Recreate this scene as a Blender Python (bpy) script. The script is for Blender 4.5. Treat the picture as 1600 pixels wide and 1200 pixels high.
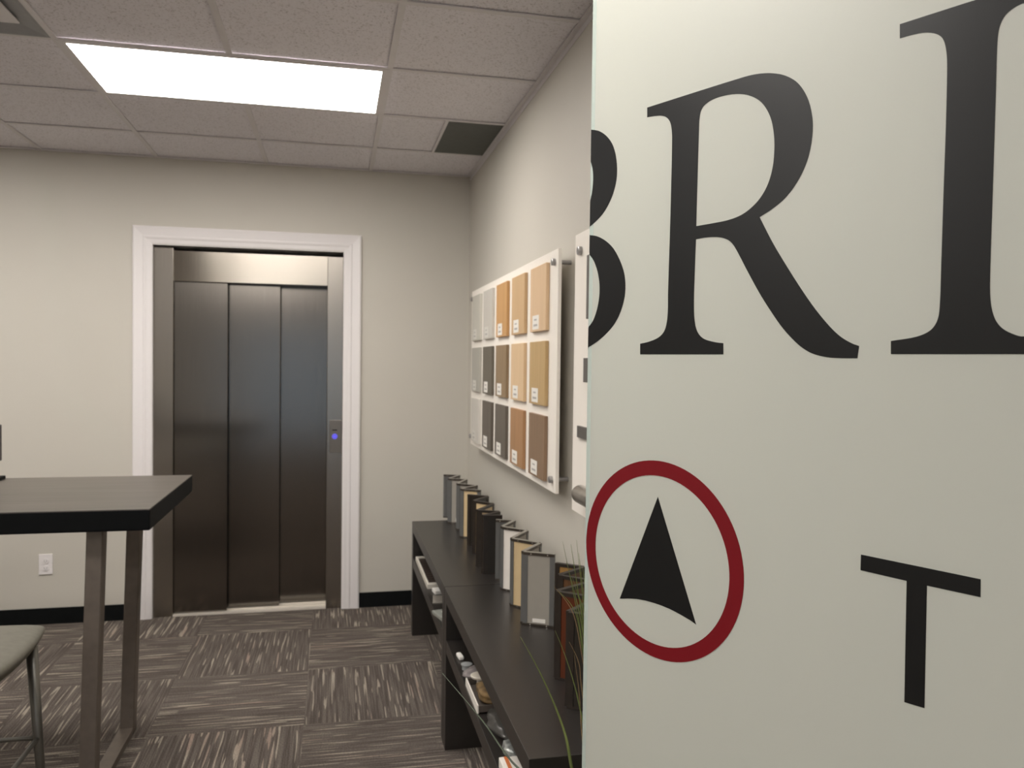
import bpy, bmesh, math, random
from mathutils import Vector, Matrix
random.seed(7)
PI = math.pi
for o in list(bpy.data.objects):
    bpy.data.objects.remove(o, do_unlink=True)
S = bpy.context.scene
COL = S.collection

# ------------------------------------------------------------------ camera
H = 2.69                                   # ceiling height
CAM = Vector((-0.83114, -5.01263, 1.51827))
FPX, YAW, PITCH, ROLL = 1251.84, 0.21882, -0.02481, 0.01224
FW = Vector((math.sin(YAW)*math.cos(PITCH), math.cos(YAW)*math.cos(PITCH), math.sin(PITCH)))
R0 = Vector((math.cos(YAW), -math.sin(YAW), 0)); U0 = R0.cross(FW)
RT = R0*math.cos(ROLL) + U0*math.sin(ROLL)
UP = -R0*math.sin(ROLL) + U0*math.cos(ROLL)
cd = bpy.data.cameras.new('camera'); cam = bpy.data.objects.new('camera', cd); COL.objects.link(cam)
M = Matrix((RT, UP, -FW)).transposed().to_4x4(); M.translation = CAM
cam.matrix_world = M
cd.sensor_width = 36; cd.lens = FPX/1600*36; cd.clip_start = .02
cd.dof.use_dof = True; cd.dof.focus_distance = 1.15; cd.dof.aperture_fstop = 10
S.camera = cam

# ------------------------------------------------------------------ colour management, world, daylight
S.view_settings.view_transform = 'Standard'; S.view_settings.look = 'None'
S.view_settings.gamma = 1; S.view_settings.use_curve_mapping = False
S.view_settings.exposure = 1.5
W = bpy.data.worlds.new('world'); S.world = W; W.use_nodes = True
nt = W.node_tree; nt.nodes.clear()
bg = nt.nodes.new('ShaderNodeBackground'); bg.inputs['Strength'].default_value = 0.34   # overcast daylight
bg.inputs['Color'].default_value = (.62, .80, 1, 1)
wo = nt.nodes.new('ShaderNodeOutputWorld')
nt.links.new(bg.outputs[0], wo.inputs[0])
LAMP = 6.2                                 # strength of the ceiling light diffusers

# ------------------------------------------------------------------ tagging
def tag(o, label=None, cat=None, group=None, kind=None):
    if label: o['label'] = label
    if cat: o['category'] = cat
    if group: o['group'] = group
    if kind: o['kind'] = kind
    return o
def empty(name, loc=(0, 0, 0), label=None, cat=None, group=None, kind=None):
    o = bpy.data.objects.new(name, None); COL.objects.link(o)
    o.location = loc; o.empty_display_size = .05
    return tag(o, label, cat, group, kind)

# ------------------------------------------------------------------ materials
def mat(name):
    m = bpy.data.materials.new(name); m.use_nodes = True
    n = m.node_tree.nodes; b = n['Principled BSDF']
    return m, m.node_tree, b
def link(t, a, b): t.links.new(a, b)
def coords(t, scale=(1, 1, 1), kind='Object'):
    tc = t.nodes.new('ShaderNodeTexCoord'); mp = t.nodes.new('ShaderNodeMapping')
    mp.inputs['Scale'].default_value = scale
    link(t, tc.outputs[kind], mp.inputs[0]); return mp.outputs[0]
def noise(t, vec, scale, detail=3, rough=.5):
    n = t.nodes.new('ShaderNodeTexNoise'); n.inputs['Scale'].default_value = scale
    n.inputs['Detail'].default_value = detail; n.inputs['Roughness'].default_value = rough
    link(t, vec, n.inputs['Vector']); return n.outputs['Fac']
def ramp(t, fac, stops):
    r = t.nodes.new('ShaderNodeValToRGB'); e = r.color_ramp.elements
    while len(e) < len(stops): e.new(.5)
    for k, (p, c) in enumerate(stops):
        e[k].position = p; e[k].color = (*c, 1) if len(c) == 3 else c
    link(t, fac, r.inputs[0]); return r.outputs[0]
def bump(t, b, h, strength=.2, dist=.002):
    n = t.nodes.new('ShaderNodeBump'); n.inputs['Strength'].default_value = strength
    n.inputs['Distance'].default_value = dist
    link(t, h, n.inputs['Height']); link(t, n.outputs[0], b.inputs['Normal'])
def math_(t, op, a, b=None):
    n = t.nodes.new('ShaderNodeMath'); n.operation = op
    for i, v in enumerate((a, b)):
        if v is None: continue
        if isinstance(v, (int, float)): n.inputs[i].default_value = v
        else: link(t, v, n.inputs[i])
    return n.outputs[0]
def plain(name, c, rough=.5, metal=0, spec=.5, vary=.06, nscale=30, bmp=0, stretch=(1, 1, 1)):
    m, t, b = mat(name)
    f = noise(t, coords(t, stretch), nscale)
    lo = tuple(max(0, x*(1-vary)) for x in c); hi = tuple(x*(1+vary) for x in c)
    link(t, ramp(t, f, [(.3, lo), (.7, hi)]), b.inputs['Base Color'])
    b.inputs['Roughness'].default_value = rough; b.inputs['Metallic'].default_value = metal
    b.inputs['Specular IOR Level'].default_value = spec
    if bmp: bump(t, b, f, bmp)
    return m
def wood(name, c1, c2, rough=.5, scale=1):
    m, t, b = mat(name)
    v = coords(t, (40*scale, 40*scale, 2.2*scale))
    f = noise(t, v, 1.0, 5, .6)
    v2 = coords(t, (260*scale, 260*scale, 6*scale)); f2 = noise(t, v2, 1.0, 2)
    mx = math_(t, 'ADD', math_(t, 'MULTIPLY', f, .7), math_(t, 'MULTIPLY', f2, .3))
    link(t, ramp(t, mx, [(.35, c1), (.65, c2)]), b.inputs['Base Color'])
    b.inputs['Roughness'].default_value = rough
    bump(t, b, mx, .1, .001)
    return m

m, t, b = mat('wall_paint'); m_wall = m
v = coords(t); link(t, ramp(t, noise(t, v, 2), [(.3, (.555, .525, .465)), (.7, (.57, .54, .48))]), b.inputs['Base Color'])
b.inputs['Roughness'].default_value = .6; bump(t, b, noise(t, v, 260, 2), .12, .001)

m, t, b = mat('ceiling_tile'); m_tile = m
v = coords(t)
sp = ramp(t, noise(t, v, 130, 4, .65), [(.36, (.52, .49, .50)), (.44, (.83, .80, .84)), (.9, (.85, .83, .87))])
link(t, sp, b.inputs['Base Color']); b.inputs['Roughness'].default_value = .9
bump(t, b, noise(t, v, 130, 4, .65), .5, .002)
m_grid = plain('grid_metal', (.72, .69, .70), .45, vary=.02)
m_white = plain('white_trim_paint', (.78, .745, .74), .38, vary=.004)
m_board = plain('white_board', (.88, .83, .76), .45, vary=.004)
m_base = plain('black_cove_base', (.0025, .0035, .004), .55, spec=.2, vary=.2)
m_vent = plain('dark_vent_panel', (.085, .09, .08), .55, vary=.08)
m_vgrey = plain('diffuser_grey', (.30, .30, .31), .5, vary=.05)

m, t, b = mat('light_diffuser'); m_light = m
b.inputs['Base Color'].default_value = (.9, .9, .88, 1)
b.inputs['Emission Color'].default_value = (1, .955, .90, 1)
b.inputs['Emission Strength'].default_value = LAMP

# carpet: quarter-turned tiles with broken pale streaks
m, t, b = mat('carpet_tiles'); m_carpet = m
tc = t.nodes.new('ShaderNodeTexCoord'); sx = t.nodes.new('ShaderNodeSeparateXYZ'); link(t, tc.outputs['Object'], sx.inputs[0])
T_ = .613
u = math_(t, 'DIVIDE', math_(t, 'ADD', sx.outputs[0], .945), T_)
v = math_(t, 'DIVIDE', math_(t, 'ADD', sx.outputs[1], .365), T_)
fu = math_(t, 'FLOOR', u); fv = math_(t, 'FLOOR', v)
par = math_(t, 'FLOORED_MODULO', math_(t, 'ADD', fu, fv), 2.0)   # 1 -> streaks along X
def mixv(fac, a, b_):
    return math_(t, 'ADD', math_(t, 'MULTIPLY', math_(t, 'SUBTRACT', 1.0, fac), a), math_(t, 'MULTIPLY', fac, b_))
along = mixv(par, sx.outputs[1], sx.outputs[0]); across = mixv(par, sx.outputs[0], sx.outputs[1])
def streak(sa, sc, off):
    cx = t.nodes.new('ShaderNodeCombineXYZ')
    link(t, math_(t, 'MULTIPLY', along, sa), cx.inputs[0]); link(t, math_(t, 'MULTIPLY', across, sc), cx.inputs[1])
    link(t, math_(t, 'ADD', math_(t, 'MULTIPLY', fu, 3.7), math_(t, 'ADD', math_(t, 'MULTIPLY', fv, 7.3), off)), cx.inputs[2])
    n = t.nodes.new('ShaderNodeTexNoise'); n.inputs['Scale'].default_value = 1; n.inputs['Detail'].default_value = .4
    link(t, cx.outputs[0], n.inputs['Vector']); return n.outputs['Fac']
s1 = streak(4.5, 105, 0); s2 = streak(4, 150, 20); s3 = streak(2.5, 14, 40)
pile = noise(t, tc.outputs['Object'], 240, 2)
basec = ramp(t, s2, [(.36, (.088, .073, .064)), (.50, (.118, .099, .086)), (.66, (.155, .132, .114))])
st = ramp(t, s1, [(.635, (0, 0, 0)), (.665, (1, 1, 1))])
stc = ramp(t, s3, [(.35, (.28, .24, .20)), (.55, (.38, .335, .275)), (.72, (.31, .235, .195))])
mx = t.nodes.new('ShaderNodeMix'); mx.data_type = 'RGBA'
link(t, st, mx.inputs['Factor']); link(t, basec, mx.inputs['A']); link(t, stc, mx.inputs['B'])
m2 = t.nodes.new('ShaderNodeMix'); m2.data_type = 'RGBA'; m2.blend_type = 'MULTIPLY'; m2.inputs['Factor'].default_value = 1
link(t, mx.outputs['Result'], m2.inputs['A'])
link(t, ramp(t, pile, [(.3, (.50, .50, .50)), (.7, (1.45, 1.45, 1.45))]), m2.inputs['B'])
link(t, m2.outputs['Result'], b.inputs['Base Color']); b.inputs['Roughness'].default_value = .95
b.inputs['Specular IOR Level'].default_value = .15
bump(t, b, math_(t, 'ADD', pile, math_(t, 'MULTIPLY', st, .6)), .6, .004)

def steel(name, c, rough, aniso=0, tangent=(1, 0, 0)):
    m, t, b = mat(name)
    v = coords(t, (420, 420, 3)); f = noise(t, v, 1, 2)
    link(t, ramp(t, f, [(.3, tuple(x*.93 for x in c)), (.7, tuple(x*1.05 for x in c))]), b.inputs['Base Color'])
    b.inputs['Metallic'].default_value = 1; b.inputs['Roughness'].default_value = rough
    b.inputs['Anisotropic'].default_value = aniso
    cx = t.nodes.new('ShaderNodeCombineXYZ')
    for k in range(3): cx.inputs[k].default_value = tangent[k]
    link(t, cx.outputs[0], b.inputs['Tangent'])
    bump(t, b, f, .03, .0004)
    return m
m_door = steel('elevator_door_steel', (.195, .177, .158), .20, .45, (1, 0, 0))  # same steel as the header, colour darkened to stand for dim reflections
m_jamb = steel('elevator_jamb_steel', (.34, .31, .275), .25)
m_head = steel('elevator_header_steel', (.36, .325, .28), .20, .85, (0, 0, 1))
m_sill = plain('aluminium_sill', (.75, .70, .62), .4, metal=.3, vary=.04)
m_chrome = plain('brushed_nickel', (.55, .52, .48), .28, metal=1, vary=.05)
m_standoff = plain('standoff_grey', (.36, .35, .35), .35, metal=.8)
m_legs = plain('bronze_steel_leg', (.19, .16, .135), .42, metal=.5, vary=.08)
m_thin = plain('stool_leg_steel', (.16, .155, .14), .35, metal=.8)
m_blk = plain('black_edge', (.0015, .002, .0025), .6, spec=.15, vary=.2)
m_shelf = plain('black_brown_laminate', (.0165, .0135, .0115), .34, spec=.7, vary=.08, nscale=60)
m_vinylk = plain('black_vinyl', (.0055, .0058, .0062), .36, spec=.38, vary=.05)
m_vinylr = plain('red_vinyl', (.155, .0035, .008), .45, spec=.3, vary=.04)
m_cloth = plain('stool_upholstery', (.125, .117, .092), .75, vary=.07, nscale=60, bmp=.15)

# frosted glass: translucent film behind clear greenish glass
m, t, b = mat('frosted_glass'); m_frost = m
b.inputs['Base Color'].default_value = (.74, .745, .685, 1); b.inputs['Roughness'].default_value = .38
b.inputs['Specular IOR Level'].default_value = .6
tr = t.nodes.new('ShaderNodeBsdfTranslucent'); tr.inputs[0].default_value = (.62, .65, .59, 1)
ms = t.nodes.new('ShaderNodeMixShader'); ms.inputs[0].default_value = .45
out = t.nodes['Material Output']
link(t, b.outputs[0], ms.inputs[1]); link(t, tr.outputs[0], ms.inputs[2]); link(t, ms.outputs[0], out.inputs[0])
n_ = noise(t, coords(t), 600, 1); bump(t, b, n_, .05, .0005)
m, t, b = mat('glass_edge'); m_gedge = m
b.inputs['Base Color'].default_value = (.60, .68, .63, 1); b.inputs['Roughness'].default_value = .12
b.inputs['Transmission Weight'].default_value = .35; b.inputs['IOR'].default_value = 1.5
m, t, b = mat('window_glass'); m_glass = m
g = t.nodes.new('ShaderNodeBsdfTransparent'); gl = t.nodes.new('ShaderNodeBsdfGlossy'); gl.inputs['Roughness'].default_value = .02
ms = t.nodes.new('ShaderNodeMixShader'); ms.inputs[0].default_value = .08
link(t, g.outputs[0], ms.inputs[1]); link(t, gl.outputs[0], ms.inputs[2]); link(t, ms.outputs[0], t.nodes['Material Output'].inputs[0])

# ------------------------------------------------------------------ mesh helpers
def bm_obj(name, bm, material, parent=None, smooth=False, loc=None):
    me = bpy.data.meshes.new(name)
    bmesh.ops.recalc_face_normals(bm, faces=bm.faces)
    bm.to_mesh(me); bm.free()
    o = bpy.data.objects.new(name, me); COL.objects.link(o)
    for mm in (material if isinstance(material, (list, tuple)) else [material]): me.materials.append(mm)
    if smooth:
        for p in me.polygons: p.use_smooth = True
    if parent:
        o.parent = parent
        # geometry is given in world coordinates; parents are unrotated empties or meshes
        off = world_loc(parent)
        for v in me.vertices: v.co -= off
    elif loc is not None:
        o.location = loc
        for v in me.vertices: v.co -= Vector(loc)
    return o
def world_loc(o):
    l = Vector((0, 0, 0))
    while o is not None: l += o.location; o = o.parent
    return l
def add_box(bm, lo, hi, bev=0, seg=2):
    lo = Vector(lo); hi = Vector(hi); c = (lo+hi)/2; d = hi-lo
    r = bmesh.ops.create_cube(bm, size=1, matrix=Matrix.Translation(c) @ Matrix.Diagonal((abs(d.x), abs(d.y), abs(d.z), 1)))
    if bev:
        es = list({e for v in r['verts'] for e in v.link_edges})
        bmesh.ops.bevel(bm, geom=es, offset=bev, segments=seg, affect='EDGES', profile=.6)
def box(name, lo, hi, material, parent=None, bev=0, loc=None):
    bm = bmesh.new(); add_box(bm, lo, hi, bev); return bm_obj(name, bm, material, parent, loc=loc)
def add_obox(bm, c, dx, dy, hx, hy, z0, z1, bev=0):
    """oriented box: centre c (2D), unit axes dx,dy (2D), half sizes"""
    vs = []
    for z in (z0, z1):
        for sx_, sy_ in ((-1, -1), (1, -1), (1, 1), (-1, 1)):
            vs.append(bm.verts.new((c[0]+dx[0]*hx*sx_+dy[0]*hy*sy_, c[1]+dx[1]*hx*sx_+dy[1]*hy*sy_, z)))
    F = [(0, 1, 2, 3), (7, 6, 5, 4), (0, 4, 5, 1), (1, 5, 6, 2), (2, 6, 7, 3), (3, 7, 4, 0)]
    for f in F: bm.faces.new([vs[i] for i in f])
    if bev:
        es = list({e for v in vs for e in v.link_edges})
        bmesh.ops.bevel(bm, geom=es, offset=bev, segments=1, affect='EDGES')
def add_tube(bm, pts, rad, n=12, cap=True):
    pts = [Vector(p) for p in pts]
    rads = rad if isinstance(rad, (list, tuple)) else [rad]*len(pts)
    rings = []; prev = None
    for i, p in enumerate(pts):
        d = (pts[min(i+1, len(pts)-1)] - pts[max(i-1, 0)]).normalized()
        a = d.orthogonal().normalized() if prev is None else (prev - d*prev.dot(d)).normalized()
        prev = a; c = d.cross(a)
        rings.append([bm.verts.new(p + (a*math.cos(2*PI*k/n) + c*math.sin(2*PI*k/n))*rads[i]) for k in range(n)])
    for i in range(len(rings)-1):
        for k in range(n):
            bm.faces.new((rings[i][k], rings[i][(k+1) % n], rings[i+1][(k+1) % n], rings[i+1][k]))
    if cap:
        bm.faces.new(rings[0][::-1]); bm.faces.new(rings[-1])
def add_prism(bm, poly, fn, t0, t1):
    """poly: 2D list, fn(a,b,t) -> 3D"""
    A = [bm.verts.new(fn(a, b, t0)) for a, b in poly]; B = [bm.verts.new(fn(a, b, t1)) for a, b in poly]
    bm.faces.new(A); bm.faces.new(B[::-1])
    for i in range(len(poly)):
        j = (i+1) % len(poly); bm.faces.new((A[i], B[i], B[j], A[j]))
def catmull(pts, sub=6):
    P = [Vector(p) for p in pts]; out = []
    for i in range(len(P)-1):
        p0 = P[max(i-1, 0)]; p1 = P[i]; p2 = P[i+1]; p3 = P[min(i+2, len(P)-1)]
        for k in range(sub):
            s = k/sub
            out.append(.5*((2*p1)+(p2-p0)*s+(2*p0-5*p1+4*p2-p3)*s*s+(3*p1-p0-3*p2+p3)*s**3))
    out.append(P[-1]); return out

# ------------------------------------------------------------------ the room
XL, YF = -6.4, -9.2                         # left wall and front wall (behind the camera)
box('floor', (XL-.1, YF-.1, -.05), (.1, .6, 0), m_carpet)['kind'] = 'structure'
bm = bmesh.new()                            # back wall with the elevator opening
OX0, OX1, OZ = -1.866, -.770, 2.195
add_box(bm, (XL-.1, 0, 0), (OX0, .12, H+.1)); add_box(bm, (OX1, 0, 0), (.1, .12, H+.1)); add_box(bm, (OX0, 0, OZ), (OX1, .12, H+.1))
bm_obj('wall_back', bm, m_wall)['kind'] = 'structure'
box('wall_right', (0, YF-.1, 0), (.1, 0, H+.1), m_wall)['kind'] = 'structure'
box('wall_left', (XL-.1, YF-.1, 0), (XL, 0, H+.1), m_wall)['kind'] = 'structure'
WX0, WX1, WZ0, WZ1 = -2.5, -.35, .15, 2.25
bm = bmesh.new()
add_box(bm, (XL, YF-.1, 0), (WX0, YF, H+.1)); add_box(bm, (WX1, YF-.1, 0), (0, YF, H+.1))
add_box(bm, (WX0, YF-.1, WZ1), (WX1, YF, H+.1)); add_box(bm, (WX0, YF-.1, 0), (WX1, YF, WZ0))
bm_obj('wall_front', bm, m_wall)['kind'] = 'structure'
win = empty('added_window_1', (WX0, YF, WZ0), kind='structure')  # unseen window, added for daylight and the bluish reflection in the elevator doors
bm = bmesh.new()
for a, b_ in (((WX0, YF-.08, WZ0), (WX0+.06, YF+.01, WZ1)), ((WX1-.06, YF-.08, WZ0), (WX1, YF+.01, WZ1)),
              ((WX0+.06, YF-.08, WZ0), (WX1-.06, YF+.01, WZ0+.06)), ((WX0+.06, YF-.08, WZ1-.06), (WX1-.06, YF+.01, WZ1)),
              (((WX0+WX1)/2-.03, YF-.08, WZ0+.06), ((WX0+WX1)/2+.03, YF+.01, WZ1-.06))):
    add_box(bm, a, b_)
bm_obj('window_frame', bm, m_white, win)
box('window_pane', (WX0+.06, YF-.05, WZ0+.06), (WX1-.06, YF-.044, WZ1-.06), m_glass, win)

# ceiling: lay-in tiles above a T-bar grid
GX, GY, P = -.620, -.527, .61
cells_skip = {}
def cell(i, j):  # column i to the left of GX, row j toward the camera from GY; i=-1 / j=-1 are the cut border tiles
    x1 = 0 if i < 0 else GX - P*i; x0 = GX - P*(i+1)
    y1 = 0 if j < 0 else GY - P*j; y0 = GY - P*(j+1)
    return x0, x1, y0, y1
NI, NJ = 9, 14
LIGHTS = [(0, 1), (1, 9), (1, 11), (3, 1), (0, 5), (5, 5), (5, 9)]  # all but the first are unseen fittings added for their light and reflections
skip = {(2, 2)}
for i, j in LIGHTS: skip |= {(i, j-0), (i+1, j-0)}
bm = bmesh.new()
for i in range(-1, NI+1):
    for j in range(-1, NJ+1):
        if (i, j) in skip: continue
        x0, x1, y0, y1 = cell(i, j)
        x0 = max(x0, XL); y0 = max(y0, YF)
        if x1 - x0 < .03 or y1 - y0 < .03: continue
        if (i, j) == (-1, 0): x1 = -.302           # the right part of this cell is the dark vent
        add_box(bm, (x0+.004, y0+.004, H+.006), (x1-.004, y1-.004, H+.02))
add_box(bm, (XL, YF, H+.021), (0, 0, H+.03))
bm_obj('ceiling', bm, m_tile)['kind'] = 'structure'
bm = bmesh.new()
for i in range(-1, NI+1):
    x = GX - P*i - P
    if x > XL: add_box(bm, (x-.012, YF, H), (x+.012, 0, H+.004))
for j in range(-1, NJ+1):
    y = GY - P*j - P
    if y > YF: add_box(bm, (XL, y-.012, H-.0004), (0, y+.012, H+.0036))
# take the bars out from under the light fittings by covering cells: fittings sit just below the bars
bm_obj('trim_1', bm, m_grid)['kind'] = 'structure'
bm = bmesh.new()
add_box(bm, (-.022, YF, H-.002), (0, -.022, H+.003)); add_box(bm, (-.003, YF, H-.022), (0, 0, H-.002))
add_box(bm, (XL, -.022, H-.002), (-.022, 0, H+.003))
bm_obj('trim_2', bm, m_grid)['kind'] = 'structure'

# baseboards
box('baseboard_back', (XL, -.008, 0), (-1.97, 0, .092), m_base)['kind'] = 'structure'
box('baseboard_right_of_door', (-.678, -.008, 0), (-.001, 0, .092), m_base)
bpy.data.objects['baseboard_right_of_door'].name = 'baseboard_back.001'
bpy.data.objects['baseboard_back.001']['kind'] = 'structure'
box('baseboard_right', (-.008, YF, 0), (0, -.009, .092), m_base)['kind'] = 'structure'
box('baseboard_left', (XL, YF, 0), (XL+.008, -.009, .092), m_base)['kind'] = 'structure'

# ------------------------------------------------------------------ ceiling lights: one in view, the rest added to light the room
first = None
LL = {(0, 1): 'glowing white rectangular ceiling light panel in front of the elevator',
      (1, 11): 'unseen ceiling light panel added in the last row before the front wall, behind the camera', (1, 9): 'unseen ceiling light panel added near the front window, one row before the last, behind the camera', (0, 5): 'unseen ceiling light panel added to brighten the top of the frosted glass door', (3, 1): 'unseen ceiling light panel added over the left half of the room, nearest the elevator wall',
      (5, 5): 'unseen ceiling light panel added over the left half of the room, middle one', (5, 9): 'unseen ceiling light panel added over the left half of the room, nearest the front wall'}
for (i, j) in LIGHTS:
    x0 = GX - P*(i+2); x1 = GX - P*i; y1 = GY - P*j; y0 = y1 - P
    lab = LL[(i, j)]
    L = empty('ceiling_light', ((x0+x1)/2, (y0+y1)/2, H), lab, 'ceiling light', 'ceiling light panels')
    if first is None:
        bm = bmesh.new()
        a = .030
        add_box(bm, (x0+.002, y0+.002, H-.0015), (x1-.002, y0+a, H+.003)); add_box(bm, (x0+.002, y1-a, H-.0015), (x1-.002, y1-.002, H+.003))
        add_box(bm, (x0+.002, y0+a, H-.0015), (x0+a, y1-a, H+.003)); add_box(bm, (x1-a, y0+a, H-.0015), (x1-.002, y1-a, H+.003))
        f = bm_obj('light_frame', bm, m_grid, L)
        d = box('diffuser', (x0+a, y0+a, H-.0015), (x1-a, y1-a, H-.0005), m_light, L)
        first = (f, d)
    else:
        for s_ in first:
            c = s_.copy(); COL.objects.link(c); c.parent = L

# ------------------------------------------------------------------ ceiling vents
V = empty('ceiling_vent', (-.16, -.83, H), 'flat dark grey square vent panel in the ceiling against the right wall', 'vent')
box('panel', (-.296, GY-P+.014, H-.001), (-.024, GY-.014, H+.004), m_vent, V, bev=.001)
bm = bmesh.new(); x0, x1, y0, y1 = -.31, -.022, GY-P+.008, GY-.008
add_box(bm, (x0, y0, H-.0015), (x0+.014, y1, H+.005))
bm_obj('frame', bm, m_grid, V)
x0, x1, y0, y1 = cell(2, 2)
V = empty('ceiling_diffuser', ((x0+x1)/2, (y0+y1)/2, H), 'square grey plaque air diffuser in the ceiling at the top left corner', 'vent')
bm = bmesh.new(); xi0, xi1, yi0, yi1 = x0+.012, x1-.012, y0+.012, y1-.012
cx, cy = (x0+x1)/2, (y0+y1)/2
def ring(bm, s0, z0, s1, z1):
    A = [bm.verts.new((cx+sx_*s0, cy+sy_*s0, z0)) for sx_, sy_ in ((-1, -1), (1, -1), (1, 1), (-1, 1))]
    B = [bm.verts.new((cx+sx_*s1, cy+sy_*s1, z1)) for sx_, sy_ in ((-1, -1), (1, -1), (1, 1), (-1, 1))]
    for k in range(4): bm.faces.new((A[k], A[(k+1) % 4], B[(k+1) % 4], B[k]))
ring(bm, .296, H-.001, .285, H-.001); ring(bm, .285, H-.001, .20, H+.018); ring(bm, .20, H+.018, 0.001, H+.018)
bm_obj('recess', bm, m_vgrey, V)
box('plaque', (cx-.232, cy-.185, H-.002), (cx+.232, cy+.185, H+.004), m_grid, V, bev=.002)
for sx_ in (-1, 1):
    for sy_ in (-1, 1):
        bm = bmesh.new(); add_tube(bm, [(cx+sx_*.12, cy+sy_*.12, H+.004), (cx+sx_*.12, cy+sy_*.12, H+.018)], .005, 8)
        bm_obj('hanger', bm, m_vgrey, V)

# ------------------------------------------------------------------ elevator door
D = empty('door_1', (-1.318, 0, 0), kind='structure')
# casing: moulded profile swept round the opening, mitred corners. (w from inner edge outwards, projection)
prof = [(0, 0), (0, .010), (.010, .014), (.030, .015), (.040, .019), (.048, .019), (.052, .016), (.085, .020), (.098, .022), (.106, .018), (.106, 0)]
X0, X1, ZT = -1.862, -.778, 2.186
bm = bmesh.new(); rows = []
for w, d in prof:
    rows.append([bm.verts.new(q) for q in ((X0-w, -d, 0), (X0-w, -d, ZT+w), (X1+w, -d, ZT+w), (X1+w, -d, 0))])
for k in range(len(rows)-1):
    for s_ in range(3): bm.faces.new((rows[k][s_], rows[k+1][s_], rows[k+1][s_+1], rows[k][s_+1]))
bm_obj('casing', bm, m_white, D)
bm = bmesh.new()
add_box(bm, (X0-.003, 0, 0), (X0, .02, ZT)); add_box(bm, (X1, 0, 0), (X1+.003, .02, ZT)); add_box(bm, (X0, 0, ZT), (X1, .02, ZT+.003))
bm_obj('reveal', bm, m_white, D)
box('jamb', (X0, .012, 0), (-1.753, .30, 2.176), m_jamb, D, bev=.004)
box('jamb', (-.872, .012, 0), (X1, .30, 2.160), m_jamb, D, bev=.003)
box('header', (-1.753, .016, 1.981), (-.872, .30, 2.160), m_head, D, bev=.002)
box('door_panel', (-1.753, .036, .012), (-1.4535, .060, 1.98), m_door, D, bev=.002)
box('door_panel', (-1.478, .092, .012), (-1.154, .116, 1.98), m_door, D, bev=.002)
box('door_panel', (-1.185, .148, .012), (-.872, .172, 1.98), m_door, D, bev=.002)
bm = bmesh.new()
add_box(bm, (-1.753, .010, 0), (-.872, .034, .010)); add_box(bm, (-1.753, .034, 0), (-.872, .26, .006))
for y in (.066, .086, .122, .142): add_box(bm, (-1.753, y, .006), (-.872, y+.004, .010))
bm_obj('sill', bm, m_sill, D)
box('back_panel', (X0-.05, .302, 0), (X1+.05, .322, 2.3), m_blk, D)
box('head_soffit', (X0, .0, 2.189), (X1, .30, 2.1945), m_white, D)
bm = bmesh.new(); add_box(bm, (X0-.05, .121, 0), (X0-.004, .302, 2.3)); bm_obj('light_plug_side', bm, m_blk, D)
bm = bmesh.new(); add_box(bm, (X1+.004, .121, 0), (X1+.05, .302, 2.3)); bm_obj('light_plug_side', bm, m_blk, D)
box('light_plug_head', (X0-.004, .121, 2.197), (X1+.004, .302, 2.3), m_blk, D)  # unseen black plugs, above and at both sides, added against leaking sky light
cp = box('call_panel', (-.856, .008, .962), (-.783, .0125, 1.162), plain('call_plate', (.27, .24, .21), .32, metal=1, vary=.02), D, bev=.0015)
m_blue, t, b = mat('blue_button_light')
b.inputs['Base Color'].default_value = (.05, .05, .3, 1); b.inputs['Emission Color'].default_value = (.12, .09, .9, 1); b.inputs['Emission Strength'].default_value = .38
bm = bmesh.new(); add_tube(bm, [(-.824, .0085, 1.062), (-.824, .004, 1.062)], .016, 24)
bt = bm_obj('call_button', bm, m_blue, cp)
bm = bmesh.new()
for k in range(28):
    a0 = 2*PI*k/28; a1 = 2*PI*(k+1)/28
    q = [bm.verts.new((-.824+r_*math.cos(a), .0036, 1.062+r_*math.sin(a))) for r_, a in ((.008, a0), (.012, a0), (.012, a1), (.008, a1))]
    bm.faces.new(q)
bm_obj('button_symbol', bm, plain('button_mark', (.12, .13, .35), .3), cp)
bm = bmesh.new()
add_box(bm, (-.838, .0065, 1.098), (-.810, .0085, 1.104))
bm_obj('display_slot', bm, m_blk, cp)

# ------------------------------------------------------------------ wall outlet
O = empty('wall_outlet', (-2.429, 0, .344), 'white duplex wall outlet low on the wall left of the elevator', 'outlet')
box('cover_plate', (-2.465, -.006, .286), (-2.393, 0, .402), m_white, O, bev=.002)
for z in (.364, .322):
    bm = bmesh.new(); add_tube(bm, [(-2.429, -.0055, z), (-2.429, -.0085, z)], .0165, 20); r_ = bm_obj('receptacle', bm, m_white, O)
    bm = bmesh.new()
    for dx in (-.006, .006): add_box(bm, (-2.429+dx-.001, -.0092, z-.004), (-2.429+dx+.001, -.0086, z+.005))
    add_tube(bm, [(-2.429, -.0086, z-.009), (-2.429, -.0092, z-.009)], .002, 8)
    bm_obj('slot', bm, m_vent, r_)

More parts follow.
